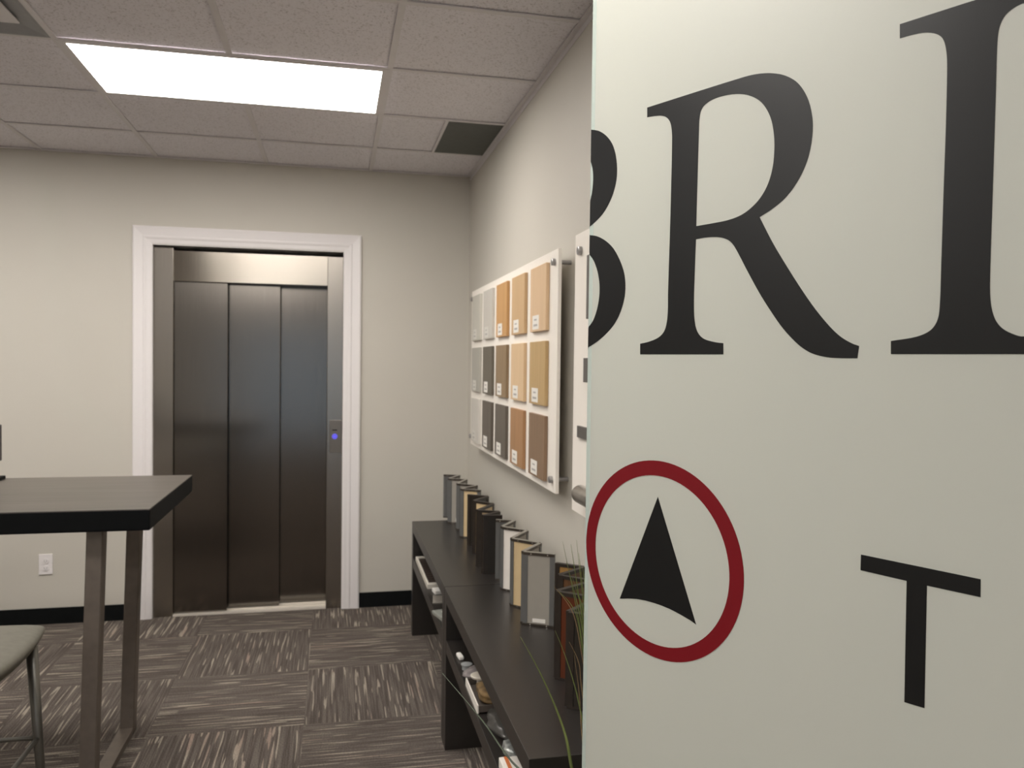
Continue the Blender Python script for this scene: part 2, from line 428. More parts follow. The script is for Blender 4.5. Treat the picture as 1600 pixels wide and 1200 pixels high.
# ------------------------------------------------------------------ wood sample board on the right wall
B = empty('sample_board', (0, -1.36, 1.5), 'large white wall board holding fifteen wood and grey finish samples in three rows', 'sample board')
box('backing_board', (-.060, -2.275, 1.058), (-.047, -.46, 1.930), m_board, B, bev=.0015)
spec = [
 [('g', (.52, .50, .44)), ('g', (.55, .52, .47)), ('w', (.50, .27, .10), (.58, .33, .13)), ('w', (.54, .36, .19), (.62, .42, .23)), ('w', (.64, .45, .27), (.72, .51, .32))],
 [('g', (.40, .385, .34)), ('w', (.10, .085, .065), (.14, .12, .09)), ('w', (.22, .15, .08), (.30, .20, .11)), ('w', (.64, .45, .26), (.70, .50, .30)), ('w', (.46, .31, .14), (.54, .37, .18))],
 [('g', (.60, .57, .52)), ('w', (.085, .07, .055), (.12, .10, .08)), ('w', (.10, .082, .066), (.13, .108, .086)), ('w', (.33, .175, .075), (.42, .23, .11)), ('w', (.20, .125, .075), (.28, .18, .11))]]
zr = [(1.645, 1.893), (1.365, 1.606), (1.087, 1.328)]
m_lab = plain('label_white', (.80, .77, .72), .6, vary=.02); m_ink = plain('label_print', (.42, .40, .38), .6)
for r_ in range(3):
    for c_ in range(5):
        y0 = -2.163 + .3415*(4-c_); y1 = y0+.240
        s_ = spec[r_][c_]
        mm = plain('sample_grey', s_[1], .45, vary=.02) if s_[0] == 'g' else wood('sample_wood', s_[1], s_[2], .45)
        z0, z1 = zr[r_]
        tl = box('sample_tile', (-.074, y0, z0), (-.060, y1, z1), mm, B, bev=.0015)
        if s_[0] == 'g': tl['label'] = 'plain light grey sample tile'
        lb = box('label_sticker', (-.0746, y1-.042-.098, z0+.008), (-.074, y1-.042, z0+.062), m_lab if s_[0] == 'w' else plain('label_pale', (.66, .64, .59), .6, vary=.02), tl)
        bm = bmesh.new()
        add_box(bm, (-.0750, y1-.108, z0+.042), (-.0746, y1-.070, z0+.048))
        add_box(bm, (-.0750, y1-.118, z0+.020), (-.0746, y1-.062, z0+.028))
        bm_obj('label_text', bm, m_ink, lb)
for (y, z) in ((-2.232, 1.886), (-2.232, 1.104), (-.492, 1.886), (-.492, 1.104)):
    bm = bmesh.new()
    add_tube(bm, [(-.0003, y, z), (-.066, y, z)], .008, 16); add_tube(bm, [(-.0605, y, z), (-.072, y, z), (-.0735, y, z)], [.0125, .0125, .010], 20)
    bm_obj('standoff', bm, m_standoff, B, smooth=False)

# second board, cut off by the frosted door
B = empty('hardware_board', (0, -2.9, 1.5), 'white wall board with metal handles, mostly hidden behind the frosted glass door', 'sample board')
box('backing_board', (-.060, -3.50, 1.040), (-.047, -2.478, 1.943), m_board, B, bev=.0015)
for (y, z) in ((-2.545, 1.884), (-3.44, 1.884), (-2.53, 1.085)):
    if z < 1.5: continue
    bm = bmesh.new()
    add_tube(bm, [(-.0003, y, z), (-.066, y, z)], .008, 16); add_tube(bm, [(-.0605, y, z), (-.072, y, z), (-.0735, y, z)], [.014, .014, .011], 20)
    bm_obj('standoff', bm, m_standoff, B)
m_dgrey = plain('sample_dark_grey', (.115, .105, .095), .45)
box('flat_pull', (-.070, -2.95, 1.287), (-.060, -2.555, 1.324), m_dgrey, B, bev=.001)
box('profile_strip', (-.076, -2.78, 1.66), (-.060, -2.652, 1.855), m_dgrey, B, bev=.001)
box('profile_strip', (-.076, -2.78, 1.465), (-.060, -2.632, 1.54), m_dgrey, B, bev=.001)
bm = bmesh.new()
add_tube(bm, [(-.090, -2.645, 1.122), (-.090, -2.647, 1.122), (-.090, -2.652, 1.122), (-.090, -2.664, 1.122), (-.090, -3.03, 1.122), (-.090, -3.05, 1.122)], [.010, .018, .024, .028, .028, .020], 28)
hb_ = bm_obj('bar_handle', bm, m_chrome, B, smooth=True)
for y in (-2.74, -2.95):
    bm = bmesh.new(); add_tube(bm, [(-.060, y, 1.122), (-.085, y, 1.122)], .010, 14)
    bm_obj('mount', bm, m_chrome, hb_)

# ------------------------------------------------------------------ low open shelving
SX, SZ, TH = -.397, .630, .052
def bench(y0, y1, label):
    b_ = empty('low_shelf', (SX/2-.005, (y0+y1)/2, 0), label, 'shelf', 'low shelves along the right wall')
    box('side_panel', (SX, y1-.058, 0), (-.012, y1, SZ-TH), m_shelf, b_, bev=.001)
    box('side_panel', (SX, y0, 0), (-.012, y0+.058, SZ-TH), m_shelf, b_, bev=.001)
    box('shelf_top', (SX, y0, SZ-TH), (-.012, y1, SZ), m_shelf, b_, bev=.0015)
    box('middle_shelf', (SX+.001, y0+.058, .384), (-.012, y1-.058, .436), m_shelf, b_, bev=.001)
    return b_
bench(-1.866, -.522, 'black-brown low open shelf unit along the right wall, the one nearer the elevator')
bench(-3.285, -1.870, 'black-brown low open shelf unit along the right wall, the one nearer the grass plant')

# folding sample displays standing on the shelves
m_alu = plain('aluminium_frame', (.155, .155, .150), .38, metal=.35, vary=.04)
m_rail = plain('dark_rail', (.075, .062, .050), .35, metal=.6)
m_railtop = plain('rail_top_lit', (.30, .28, .24), .3, metal=.15)  # bright reflection on top of the rail metal, put into a lighter colour
m_dkframe = plain('espresso_frame', (.022, .016, .012), .35, vary=.2)
m_insg = plain('insert_grey', (.33, .305, .265), .5, vary=.02)
m_insw = plain('insert_white', (.80, .75, .69), .45, vary=.02)
m_insc = plain('insert_cream', (.62, .47, .27), .45, vary=.03)
m_insd = plain('insert_dark', (.020, .016, .012), .35)
m_insr = wood('insert_amber', (.075, .016, .004), (.12, .028, .008), .35)
m_inso = plain('insert_orange', (.36, .20, .06), .4)
m_insb = wood('insert_brown', (.10, .045, .018), (.15, .07, .03), .35)
m_screw = plain('screw_head', (.85, .80, .72), .25, metal=.8)
def leaf(root, a, b_, frame, insert, th=.014, label=None, top=None, z0=SZ, h=.25, white=None, stile=.016):
    a = Vector((a[0], a[1])); b_ = Vector((b_[0], b_[1])); L = (b_-a).length; dx = (b_-a)/L; dy = Vector((-dx.y, dx.x)); c = (a+b_)/2
    # frame: two stiles
    bm = bmesh.new()
    for s_ in (0, 1):
        cc = a+dx*(stile/2) if s_ == 0 else b_-dx*(stile/2)
        add_obox(bm, cc, dx, dy, stile/2, th/2, z0+.007, z0+h-.010)
    add_obox(bm, c, dx, dy, L/2-stile*.5, th/2-.005, z0+.008, z0+h-.011)
    fr = bm_obj('panel_frame', bm, frame, root)
    if label: fr['label'] = label
    bm = bmesh.new(); add_obox(bm, c, dx, dy, L/2-stile, th/2-.003, z0+.007, z0+h-.010); bm_obj('panel_insert', bm, insert, fr)
    bm = bmesh.new(); add_obox(bm, c, dx, dy, L/2, th/2+.0005, z0+h-.010, z0+h)
    bm.normal_update()
    for f_ in bm.faces:
        if abs(f_.normal.z) > .9: f_.material_index = 1
    bm_obj('top_rail', bm, [top or m_rail, top or m_railtop], fr)
    bm = bmesh.new(); add_obox(bm, c, dx, dy, L/2, th/2+.0005, z0+.0005, z0+.007); bm_obj('bottom_rail', bm, top or m_rail, fr)
    # screws on both faces of the rails
    n = dy if dy.y < 0 else -dy
    if top is None or top is m_rail:
        for s_ in (.25, .78):
            for z in (z0+h-.005, z0+.0040):
                p = a+dx*L*s_+n*(th/2); bm = bmesh.new()
                add_tube(bm, [(p.x, p.y, z), (p.x+n.x*.0012, p.y+n.y*.0012, z)], .0023, 8)
                bm_obj('screw', bm, m_screw, fr)
    if white:
        p = a+dx*(L*white[0]+stile*.5)+n*(th/2-.0025); w = white[1]/2
        bm = bmesh.new(); add_obox(bm, p, dx, dy, w, .0008, z0+.012, z0+.012+white[2]); bm_obj('label_sticker', bm, m_lab, fr)
def display(name_label, verts, leaves, top=None):
    """zigzag of leaves through verts (x,y)"""
    r_ = empty('folding_sample_display', (sum(v[0] for v in verts)/len(verts), sum(v[1] for v in verts)/len(verts), SZ), name_label, 'sample display', 'folding sample displays on the shelves')
    for k, lf in enumerate(leaves):
        a, b_ = Vector(verts[k]), Vector(verts[k+1]); d = (b_-a).normalized()*.004
        leaf(r_, a+d, b_-d, lf[0], lf[1], top=top, **(lf[2] if len(lf) > 2 else {}))
    return r_
AL, DK = m_alu, m_dkframe
display('zigzag display of grey framed sample panels, standing farthest back near the corner',
        [(-.214, -.442), (-.125, -.480), (-.205, -.605), (-.112, -.650), (-.185, -.795), (-.092, -.876), (-.195, -.975), (-.100, -1.040)],
        [(AL, m_alu), (AL, m_insg), (AL, m_insg, {'white': (.5, .03, .018)}), (AL, m_insg), (AL, m_insg), (AL, m_insg), (AL, m_insc, {'label': 'grey frame with cream insert'})])
display('zigzag display of near-black framed panels with thin cream inserts, between two grey displays',
        [(-.190, -1.155), (-.100, -1.225), (-.190, -1.335), (-.115, -1.430), (-.215, -1.575), (-.125, -1.625), (-.215, -1.700), (-.128, -1.712)],
        [(DK, m_insd, {'white': (.45, .014, .014)}), (DK, m_insd), (DK, m_insc), (DK, m_insc), (DK, m_insc, {'stile': .02}), (DK, m_insd), (DK, m_insd, {'stile': .02})], top=m_dkframe)
display('zigzag display of silver framed panels with white, cream and grey inserts',
        [(-.181, -1.800), (-.105, -1.828), (-.182, -1.942), (-.100, -2.028), (-.190, -2.155), (-.105, -2.248), (-.198, -2.366), (-.096, -2.425)],
        [(AL, m_alu), (AL, m_insg), (AL, m_insw, {'label': 'silver frame with white insert', 'stile': .008}), (AL, m_insg), (AL, m_insc, {'label': 'silver frame with cream insert', 'stile': .010}), (AL, m_insg), (AL, m_insg, {'white': (.45, .045, .013)})])
display('zigzag display of dark framed amber and brown glass panels beside the frosted door',
        [(-.131, -2.533), (-.052, -2.600), (-.160, -2.680), (-.075, -2.760), (-.215, -2.845), (-.120, -2.930), (-.237, -3.036), (-.130, -3.110)],
        [(DK, m_inso, {'label': 'dark frame with orange insert'}), (DK, m_insb), (DK, m_insb), (DK, m_insb), (DK, m_insr, {'white': (.55, .020, .018)}), (DK, m_insb), (DK, m_insd)], top=m_dkframe)

# ------------------------------------------------------------------ small things on the middle shelves
MZ = .436
m_tray = plain('tray_white', (.66, .62, .54), .5); m_cell = plain('tray_cell_dark', (.045, .032, .026), .4, vary=.4, nscale=80)
Tt = empty('sample_tray', (-.30, -.93, MZ), 'long white tray of small dark squares on the far shelf', 'sample tray')
bm = bmesh.new(); x0, x1, y0, y1 = -.388, -.20, -1.205, -.64
for a, b_ in (((x0, y0, MZ), (x0+.010, y1, MZ+.022)), ((x1-.01, y0, MZ), (x1, y1, MZ+.022)), ((x0+.01, y0, MZ), (x1-.01, y0+.03, MZ+.022)), ((x0+.01, y1-.02, MZ), (x1-.01, y1, MZ+.022)), ((x0+.01, y0+.03, MZ), (x1-.01, y1-.02, MZ+.006))): add_box(bm, a, b_)
bm_obj('tray_body', bm, m_tray, Tt)
bm = bmesh.new()
for i in range(4):
    for j in range(12):
        xa = x0+.014+i*.041; ya = y0+.036+j*.0425
        add_box(bm, (xa, ya, MZ+.006), (xa+.036, ya+.037, MZ+.016), .001, 1)
bm_obj('sample_squares', bm, m_cell, Tt)
def rbox(name, c, half, rot, z0, z1, material, label=None, cat=None, bev=.002, parent=None):
    r_ = math.radians(rot); dx = (math.cos(r_), math.sin(r_)); dy = (-math.sin(r_), math.cos(r_))
    bm = bmesh.new(); add_obox(bm, c, dx, dy, half[0], half[1], z0, z1, bev)
    o = bm_obj(name, bm, material, parent, loc=None if parent else (c[0], c[1], z0))
    return tag(o, label, cat)
rbox('sample_block', (-.345, -1.275), (.022, .030), 8, MZ, MZ+.018, m_lab, 'small white block between the long tray and a grey card', 'sample')
rbox('sample_card', (-.315, -1.405), (.070, .055), -8, MZ, MZ+.008, plain('card_grey', (.20, .18, .155), .5), 'plain brown-grey sample card on the far shelf', 'sample')
c_ = rbox('sample_case', (-.325, -1.63), (.075, .062), 14, MZ, MZ+.016, plain('case_grey', (.22, .225, .20), .45), 'pale grey-green sample case with a white tag on the far shelf', 'sample')
rbox('case_tag', (-.355, -1.64), (.014, .026), 14, MZ+.016, MZ+.0175, m_lab, parent=c_, bev=.0003)
# near shelf
rbox('sample_chip', (-.372, -2.125), (.009, .024), 6, MZ, MZ+.014, m_lab, 'small white oblong chip, farthest item on the near shelf', 'sample', bev=.003)
bm = bmesh.new(); add_tube(bm, [(-.366, -2.235, MZ+.016), (-.366, -2.235, MZ+.019)], .020, 20); add_tube(bm, [(-.366, -2.235, MZ), (-.366, -2.235, MZ+.016)], .016, 16)
tag(bm_obj('small_jar', bm, [plain('jar_grey', (.30, .31, .31), .4)], loc=(-.366, -2.235, MZ)), 'small pale round pot next to a pinkish cloth bundle', 'pot')
bm = bmesh.new()   # bundle: squashed lumpy roll
def lump(bm, c, r, seed, n=10):
    random.seed(seed)
    res = bmesh.ops.create_icosphere(bm, subdivisions=3, radius=1)
    ph = [random.uniform(0, 6) for _ in range(6)]
    for v in res['verts']:
        k = 1+.10*math.sin(v.co.x*4+ph[0])+.08*math.sin(v.co.y*6+ph[1])+.07*math.sin(v.co.z*7+ph[2])+.05*math.sin(v.co.x*11+v.co.y*9+ph[3])
        p = v.co*k; v.co = Vector(c)+Vector((p.x*r[0], p.y*r[1], max(p.z, -.85)*r[2]))
lump(bm, (-.345, -2.315, MZ+.015), (.050, .042, .016), 3)
tag(bm_obj('cloth_bundle', bm, plain('bundle_mauve', (.20, .175, .17), .8, vary=.3, nscale=40), smooth=True, loc=(-.345, -2.315, MZ)), 'crumpled mauve-grey cloth bundle on the near shelf', 'cloth')
Tt = empty('sample_box', (-.31, -2.49, MZ), 'open box with a thin white front edge holding brown fabric swatches', 'box')
bm = bmesh.new(); x0, x1, y0, y1 = -.392, -.22, -2.600, -2.375
for a, b_ in (((x0+.004, y0, MZ), (x1, y0+.005, MZ+.024)), ((x1-.005, y0, MZ), (x1, y1, MZ+.024)), ((x0+.004, y1-.005, MZ), (x1, y1, MZ+.024)), ((x0+.004, y0, MZ), (x1, y1, MZ+.004))): add_box(bm, a, b_)
bm_obj('box_body', bm, plain('box_brown', (.07, .055, .045), .6), Tt)
box('front_edge', (x0, y0, MZ), (x0+.004, y1, MZ+.026), m_insw, Tt)
bm = bmesh.new(); lump(bm, (-.315, -2.50, MZ+.024), (.060, .075, .020), 5)
tag(bm_obj('fabric_swatch', bm, plain('swatch_gold', (.16, .10, .04), .8, vary=.5, nscale=35), smooth=True, loc=(-.315, -2.50, MZ+.004)), 'golden brown fabric swatch lying in the open box', 'fabric')
bm = bmesh.new(); add_tube(bm, [(-.350, -2.412, MZ+.040), (-.350, -2.412, MZ+.046), (-.350, -2.412, MZ+.048)], [.030, .032, .028], 24); add_tube(bm, [(-.350, -2.412, MZ+.005), (-.350, -2.412, MZ+.040)], [.012, .009], 12)
tag(bm_obj('round_knob', bm, plain('knob_cream', (.62, .57, .48), .4), smooth=False, loc=(-.350, -2.412, MZ)), 'cream round-topped knob sample at the far end of the open box', 'knob')
m, t, b = mat('clear_plastic'); m_plastic = m
b.inputs['Base Color'].default_value = (.22, .21, .19, 1); b.inputs['Roughness'].default_value = .15; b.inputs['Transmission Weight'].default_value = .6; b.inputs['Alpha'].default_value = .6
bm = bmesh.new(); lump(bm, (-.325, -2.71, MZ+.013), (.058, .095, .015), 9)
tag(bm_obj('plastic_bag', bm, m_plastic, smooth=True, loc=(-.325, -2.70, MZ)), 'crumpled clear plastic bag on the near shelf', 'bag')
bm = bmesh.new(); lump(bm, (-.335, -2.865, MZ+.013), (.035, .040, .014), 12)
tag(bm_obj('foil_packet', bm, plain('foil', (.42, .44, .42), .3, metal=.5, vary=.5, nscale=50), smooth=True, loc=(-.335, -2.862, MZ)), 'crinkled silvery packet beside the white carton', 'packet')
ct = box('small_carton', (-.393, -3.06, MZ), (-.325, -2.935, MZ+.028), m_insw, bev=.002, loc=(-.36, -3.0, MZ))
tag(ct, 'white carton with an orange stripe, nearest item on the near shelf', 'box')
box('stripe', (-.380, -3.06, MZ+.028), (-.370, -2.935, MZ+.0286), plain('stripe_orange', (.55, .16, .05), .5), ct)

# ------------------------------------------------------------------ high table
TZ = 1.03
Tb = empty('bar_table', (-2.34, -1.80, 0), 'high bar table with a dark weathered wood top, black edge and bronze steel legs', 'table')
m, t, b = mat('weathered_wood'); m_top = m
v = coords(t, (2.5, 45, 45)); f = noise(t, v, 1, 5, .6)
link(t, ramp(t, f, [(.3, (.066, .057, .048)), (.7, (.104, .090, .076))]), b.inputs['Base Color']); b.inputs['Roughness'].default_value = .42
bump(t, b, f, .12, .001)
bm = bmesh.new()
c = [(-3.26, -2.205), (-1.417, -2.205), (-1.417, -1.395), (-3.26, -1.395)]
add_box(bm, (-3.26, -2.205, TZ-.072), (-1.417, -1.395, TZ-.001), .006, 2)
bm_obj('table_edge', bm, m_blk, Tb)
box('table_top', (-3.259, -2.204, TZ-.006), (-1.418, -1.396, TZ), m_top, Tb, bev=.002)
def leg_frame(s_):
    # s_=+1 right end; -1 left end. leans inward going down
    def X(x): return x if s_ > 0 else -4.677-x
    def post(yc0, yc1, nm):
        bm = bmesh.new(); w = .026
        xt, xb = -1.611+.0, -1.640
        vs = []
        for z, xc in ((.0, xb), (TZ-.073, xt)):
            for dx, y in ((-w, yc0), (w, yc0), (w, yc1), (-w, yc1)): vs.append(bm.verts.new((X(xc+dx), y, z)))
        for f_ in ((0, 1, 2, 3), (7, 6, 5, 4), (0, 4, 5, 1), (1, 5, 6, 2), (2, 6, 7, 3), (3, 7, 4, 0)): bm.faces.new([vs[i] for i in f_])
        bmesh.ops.bevel(bm, geom=list(bm.edges), offset=.003, segments=1, affect='EDGES')
        bm_obj(nm, bm, m_legs, Tb)
    post(-2.10, -2.045, 'leg'); post(-1.555, -1.50, 'leg')
    a, b_ = sorted((X(-1.640-.026), X(-1.640+.026)))
    box('floor_bar', (a, -2.045, 0), (b_, -1.555, .030), m_legs, Tb, bev=.002)
leg_frame(1); leg_frame(-1)

# tablet on the table (only its edge shows at the left)
Tp = empty('tablet_stand', (-2.22, -1.46, TZ), 'dark rounded tablet on a stand at the far edge of the bar table', 'tablet')
bm = bmesh.new(); add_box(bm, (-2.330, -1.462, 1.108), (-2.1245, -1.452, 1.253), .004, 3); sc = bm_obj('screen', bm, plain('tablet_grey', (.075, .065, .065), .4), Tp)
box('display_glass', (-2.322, -1.4632, 1.116), (-2.132, -1.4618, 1.245), m_vent, sc)
box('foot', (-2.27, -1.50, TZ), (-2.1225, -1.42, TZ+.014), m_blk, Tp, bev=.003)
box('post', (-2.24, -1.462, TZ+.012), (-2.20, -1.446, 1.12), m_blk, Tp, bev=.002)

# ------------------------------------------------------------------ bar stool
St = empty('bar_stool', (-1.90, -2.62, 0), 'grey-green upholstered bar stool with thin steel legs in front of the high table', 'stool')
bm = bmesh.new()   # padded bucket seat: grid bent at the rim
NX, NY = 22, 22; top = []; bot = []
x0, x1, y0, y1 = -2.11, -1.635, -2.86, -2.385
def se(u, v, zc, zr, sc=1):
    # superellipse-rounded plan
    uu = 2*u-1; vv = 2*v-1
    x = (x0+x1)/2+(x1-x0)/2*sc*uu*math.sqrt(max(0, 1-.18*vv*vv)); y = (y0+y1)/2+(y1-y0)/2*sc*vv*math.sqrt(max(0, 1-.14*uu*uu))
    r_ = max(abs(uu), abs(vv)); return (x, y, zc+zr*(1-r_**5))
for i in range(NX+1):
    top.append([bm.verts.new(se(i/NX, j/NY, .722, .026)) for j in range(NY+1)])
    bot.append([bm.verts.new(se(i/NX, j/NY, .690, -.040, .93)) for j in range(NY+1)])
for i in range(NX):
    for j in range(NY):
        bm.faces.new((top[i][j], top[i+1][j], top[i+1][j+1], top[i][j+1])); bm.faces.new((bot[i][j], bot[i][j+1], bot[i+1][j+1], bot[i+1][j]))
rimT = [top[i][0] for i in range(NX)]+[top[NX][j] for j in range(NY)]+[top[i][NY] for i in range(NX, 0, -1)]+[top[0][j] for j in range(NY, 0, -1)]
rimB = [bot[i][0] for i in range(NX)]+[bot[NX][j] for j in range(NY)]+[bot[i][NY] for i in range(NX, 0, -1)]+[bot[0][j] for j in range(NY, 0, -1)]
for k in range(len(rimT)):
    q = (k+1) % len(rimT); bm.faces.new((rimT[k], rimT[q], rimB[q], rimB[k]))
seat = bm_obj('seat', bm, m_cloth, St, smooth=True)
sm = seat.modifiers.new('s', 'SUBSURF'); sm.levels = 1; sm.render_levels = 1
LG = [(-1.690, -2.440, -1.655, -2.42), (-2.06, -2.440, -2.135, -2.40), (-1.690, -2.80, -1.655, -2.86), (-2.06, -2.80, -2.135, -2.86)]
for (xt, yt, xb, yb) in LG:
    bm = bmesh.new(); add_tube(bm, [(xt, yt, .675), ((xt+xb)/2, (yt+yb)/2, .34), (xb, yb, 0)], [.0165, .0125, .009], 12)
    bm_obj('leg', bm, m_thin, St, smooth=True)
def at_z(l, z):
    k = 1-z/.675; return (l[0]+(l[2]-l[0])*k, l[1]+(l[3]-l[1])*k, z)
for a, b_ in ((0, 1), (2, 3), (0, 2), (1, 3)):
    bm = bmesh.new(); add_tube(bm, [at_z(LG[a], .40), at_z(LG[b_], .40)], .007, 10); bm_obj('footrest', bm, m_thin, St, smooth=True)

# ------------------------------------------------------------------ grass plant in a floor planter
PX, PY = -.30, -3.56
Pl = empty('grass_plant', (PX, PY, 0), 'tall thin-bladed grass plant at the shelf end, mostly behind the frosted door', 'plant')
bm = bmesh.new()
prof_ = [(.095, 0), (.10, .01), (.135, .46), (.135, .48), (.120, .48), (.118, .45)]
rr = []
for r_, z in prof_: rr.append([bm.verts.new((PX+r_*math.cos(2*PI*k/32), PY+r_*math.sin(2*PI*k/32), z)) for k in range(32)])
for i in range(len(rr)-1):
    for k in range(32): bm.faces.new((rr[i][k], rr[i][(k+1) % 32], rr[i+1][(k+1) % 32], rr[i+1][k]))
bm.faces.new(rr[0][::-1]); bm_obj('planter', bm, plain('planter_dark', (.03, .03, .03), .4), Pl, smooth=True)
bm = bmesh.new(); bmesh.ops.create_circle(bm, cap_ends=True, segments=32, radius=.119, matrix=Matrix.Translation((PX, PY, .452)))
bm_obj('soil', bm, plain('soil', (.03, .02, .012), .9, vary=.5, nscale=90, bmp=.5), Pl)
m_gr1 = plain('grass_green', (.15, .185, .055), .5, vary=.3, nscale=9)
m_gr2 = plain('grass_grey_green', (.17, .20, .155), .55, vary=.2, nscale=9)
m_gr3 = plain('grass_tan', (.24, .16, .08), .55, vary=.3, nscale=9)
def blade(pts, w, mm):
    P_ = catmull(pts, 6); bm = bmesh.new(); L = []; n = len(P_)
    view = Vector((.25, .95, .1)).normalized(); view = Vector((math.cos(w*9e3), math.sin(w*9e3)+1.5, .2)).normalized()
    for i, p in enumerate(P_):
        d = (P_[min(i+1, n-1)]-P_[max(i-1, 0)]).normalized(); s_ = d.cross(view)
        s_ = s_.normalized() if s_.length > 1e-4 else Vector((1, 0, 0)); k = i/(n-1); ww = w*(1-.9*k**1.6)/2
        nn = s_.cross(d).normalized()*ww*.35
        L.append([bm.verts.new(p-s_*ww), bm.verts.new(p+nn), bm.verts.new(p+s_*ww), bm.verts.new(p-nn*.4)])
    for i in range(n-1):
        for k in range(4): bm.faces.new((L[i][k], L[i][(k+1) % 4], L[i+1][(k+1) % 4], L[i+1][k]))
    bm.faces.new(L[0]); bm.faces.new(L[-1][::-1])
    bm_obj('blade', bm, mm, Pl, smooth=True)
base = lambda dx=0, dy=0: (PX+dx, PY+dy, .45)
blade([base(-.03), (-.40, -3.565, .66), (-.501, -3.568, .774), (-.555, -3.556, .85), (-.631, -3.535, .940)], .006, m_gr2)
blade([base(-.02, .01), (-.36, -3.58, .62), (-.392, -3.593, .764), (-.408, -3.589, .838), (-.446, -3.577, .931), (-.487, -3.565, 1.008)], .009, m_gr1)
blade([base(.0, .02), (-.345, -3.585, .72), (-.379, -3.592, .884), (-.402, -3.585, .965), (-.424, -3.579, 1.021)], .0045, m_gr1)
blade([base(.0, -.02), (-.335, -3.59, .70), (-.372, -3.591, .90), (-.380, -3.590, .96), (-.398, -3.585, 1.0)], .0045, m_gr3)
blade([base(.01, -.02), (-.34, -3.59, .72), (-.369, -3.593, .80), (-.378, -3.59, .90), (-.388, -3.585, .975)], .004, m_gr3)
for tx, tz, w, mm in ((-.412, 1.189, .0060, m_gr1), (-.396, 1.183, .0050, m_gr1), (-.385, 1.190, .0052, m_gr1), (-.428, 1.105, .0045, m_gr3), (-.404, 1.150, .0055, m_gr1),
                      (-.380, 1.165, .0055, m_gr1), (-.372, 1.14, .0055, m_gr1), (-.418, 1.095, .0045, m_gr1), (-.392, 1.12, .0060, m_gr1), (-.386, 1.10, .0070, m_gr1)):
    blade([base(random.uniform(-.03, .03), random.uniform(-.03, .03)), (-.320+random.uniform(-.01, .01), -3.575, .72), (-.352+(tx+.38)*.3, -3.58, .95), (-.365+(tx+.38)*.5, -3.58, 1.05), (tx, -3.58, tz)], w, mm)
random.seed(21)
for k in range(26):
    a = random.uniform(-.9, 2.6); r_ = random.uniform(.03, .22); hgt = random.uniform(.75, 1.2)
    tx, ty = PX+.05+abs(math.cos(a))*r_*.8, PY+math.sin(a)*r_*.6
    if ty < -3.70: ty = -3.70
    tx = min(tx, -.03)
    blade([base(random.uniform(-.02, .05), random.uniform(-.04, .04)), (PX+(tx-PX)*.2, PY+(ty-PY)*.2, .45+(hgt-.45)*.45), (PX+(tx-PX)*.55, PY+(ty-PY)*.55, .45+(hgt-.45)*.82), (tx, ty, hgt)], random.uniform(.004, .008), m_gr1 if k % 3 else m_gr3)

# ------------------------------------------------------------------ frosted glass door with vinyl lettering
def hz(x): return 565.53 + (637.87-565.53)/(6430.99-521.93)*(x-521.93)
def ray(x, y): return FW + RT*((x-800)/FPX) - UP*((y-600)/FPX)
PV = ray(-200, hz(-200)); PV.z = 0; PV.normalize(); PV = -PV        # horizontal direction of the leaf, hinge-wards
P0 = CAM + ray(918, hz(918))*1.3                                    # free edge of the leaf, seen surface
PN = Vector((-PV.y, PV.x, 0)); 
if PN.dot(CAM-P0) < 0: PN = -PN                                    # toward the camera side
def gp(a, z, t_): q = P0 + PV*a + PN*t_; return Vector((q.x, q.y, z))
def px(x, y):                                                       # read a traced outline into metres on the leaf
    d = ray(x, y); t_ = (P0-CAM).dot(PN)/d.dot(PN); Q = CAM+d*t_; return ((Q-P0).dot(PV), Q.z)
GW, GZ0, GZ1 = .93, .012, 2.36
G = empty('glass_door', gp(0, 0, 0), 'frosted glass door leaf with big black letters and a red ringed arrow', 'door')
def gbox(name, a0, a1, z0, z1, t0, t1, mm, par=None):
    bm = bmesh.new(); add_prism(bm, [(a0, z0), (a1, z0), (a1, z1), (a0, z1)], gp, t0, t1); return bm_obj(name, bm, mm, par or G)
gl = gbox('glass_pane', .0085, GW, GZ0, GZ1, -.010, -.0005, m_frost)
gbox('polished_edge', 0, .0085, GZ0, GZ1, -.010, -.0005, m_gedge)
gbox('bottom_rail', .02, GW, GZ0, .11, -.016, .006, m_chrome)
gbox('hinge', GW-.02, GW+.022, .35, .45, -.018, .008, m_chrome)
gbox('hinge', GW-.02, GW+.022, 2.05, 2.15, -.018, .008, m_chrome)

def sm2(pts, closed=True, sub=5, sharp=()):
    """smooth a closed pixel outline between the sharp indices"""
    n = len(pts); out_ = []
    sharp = set(sharp)
    for i in range(n):
        p1 = Vector(pts[i]); p2 = Vector(pts[(i+1) % n])
        p0 = Vector(pts[i-1]) if i not in sharp else p1-(p2-p1)
        p3 = Vector(pts[(i+2) % n]) if (i+1) % n not in sharp else p2+(p2-p1)
        if i in sharp and (i+1) % n in sharp:
            out_.append(p1); continue
        # centripetal-ish tangents limited by segment length
        L_ = (p2-p1).length
        t1 = (p2-p0); t2 = (p3-p1)
        t1 = t1.normalized()*L_; t2 = t2.normalized()*L_
        for k in range(sub):
            s_ = k/sub; h00 = 2*s_**3-3*s_**2+1; h10 = s_**3-2*s_**2+s_; h01 = -2*s_**3+3*s_**2; h11 = s_**3-s_**2
            out_.append(h00*p1+h10*t1+h01*p2+h11*t2)
    return [tuple(p) for p in out_]
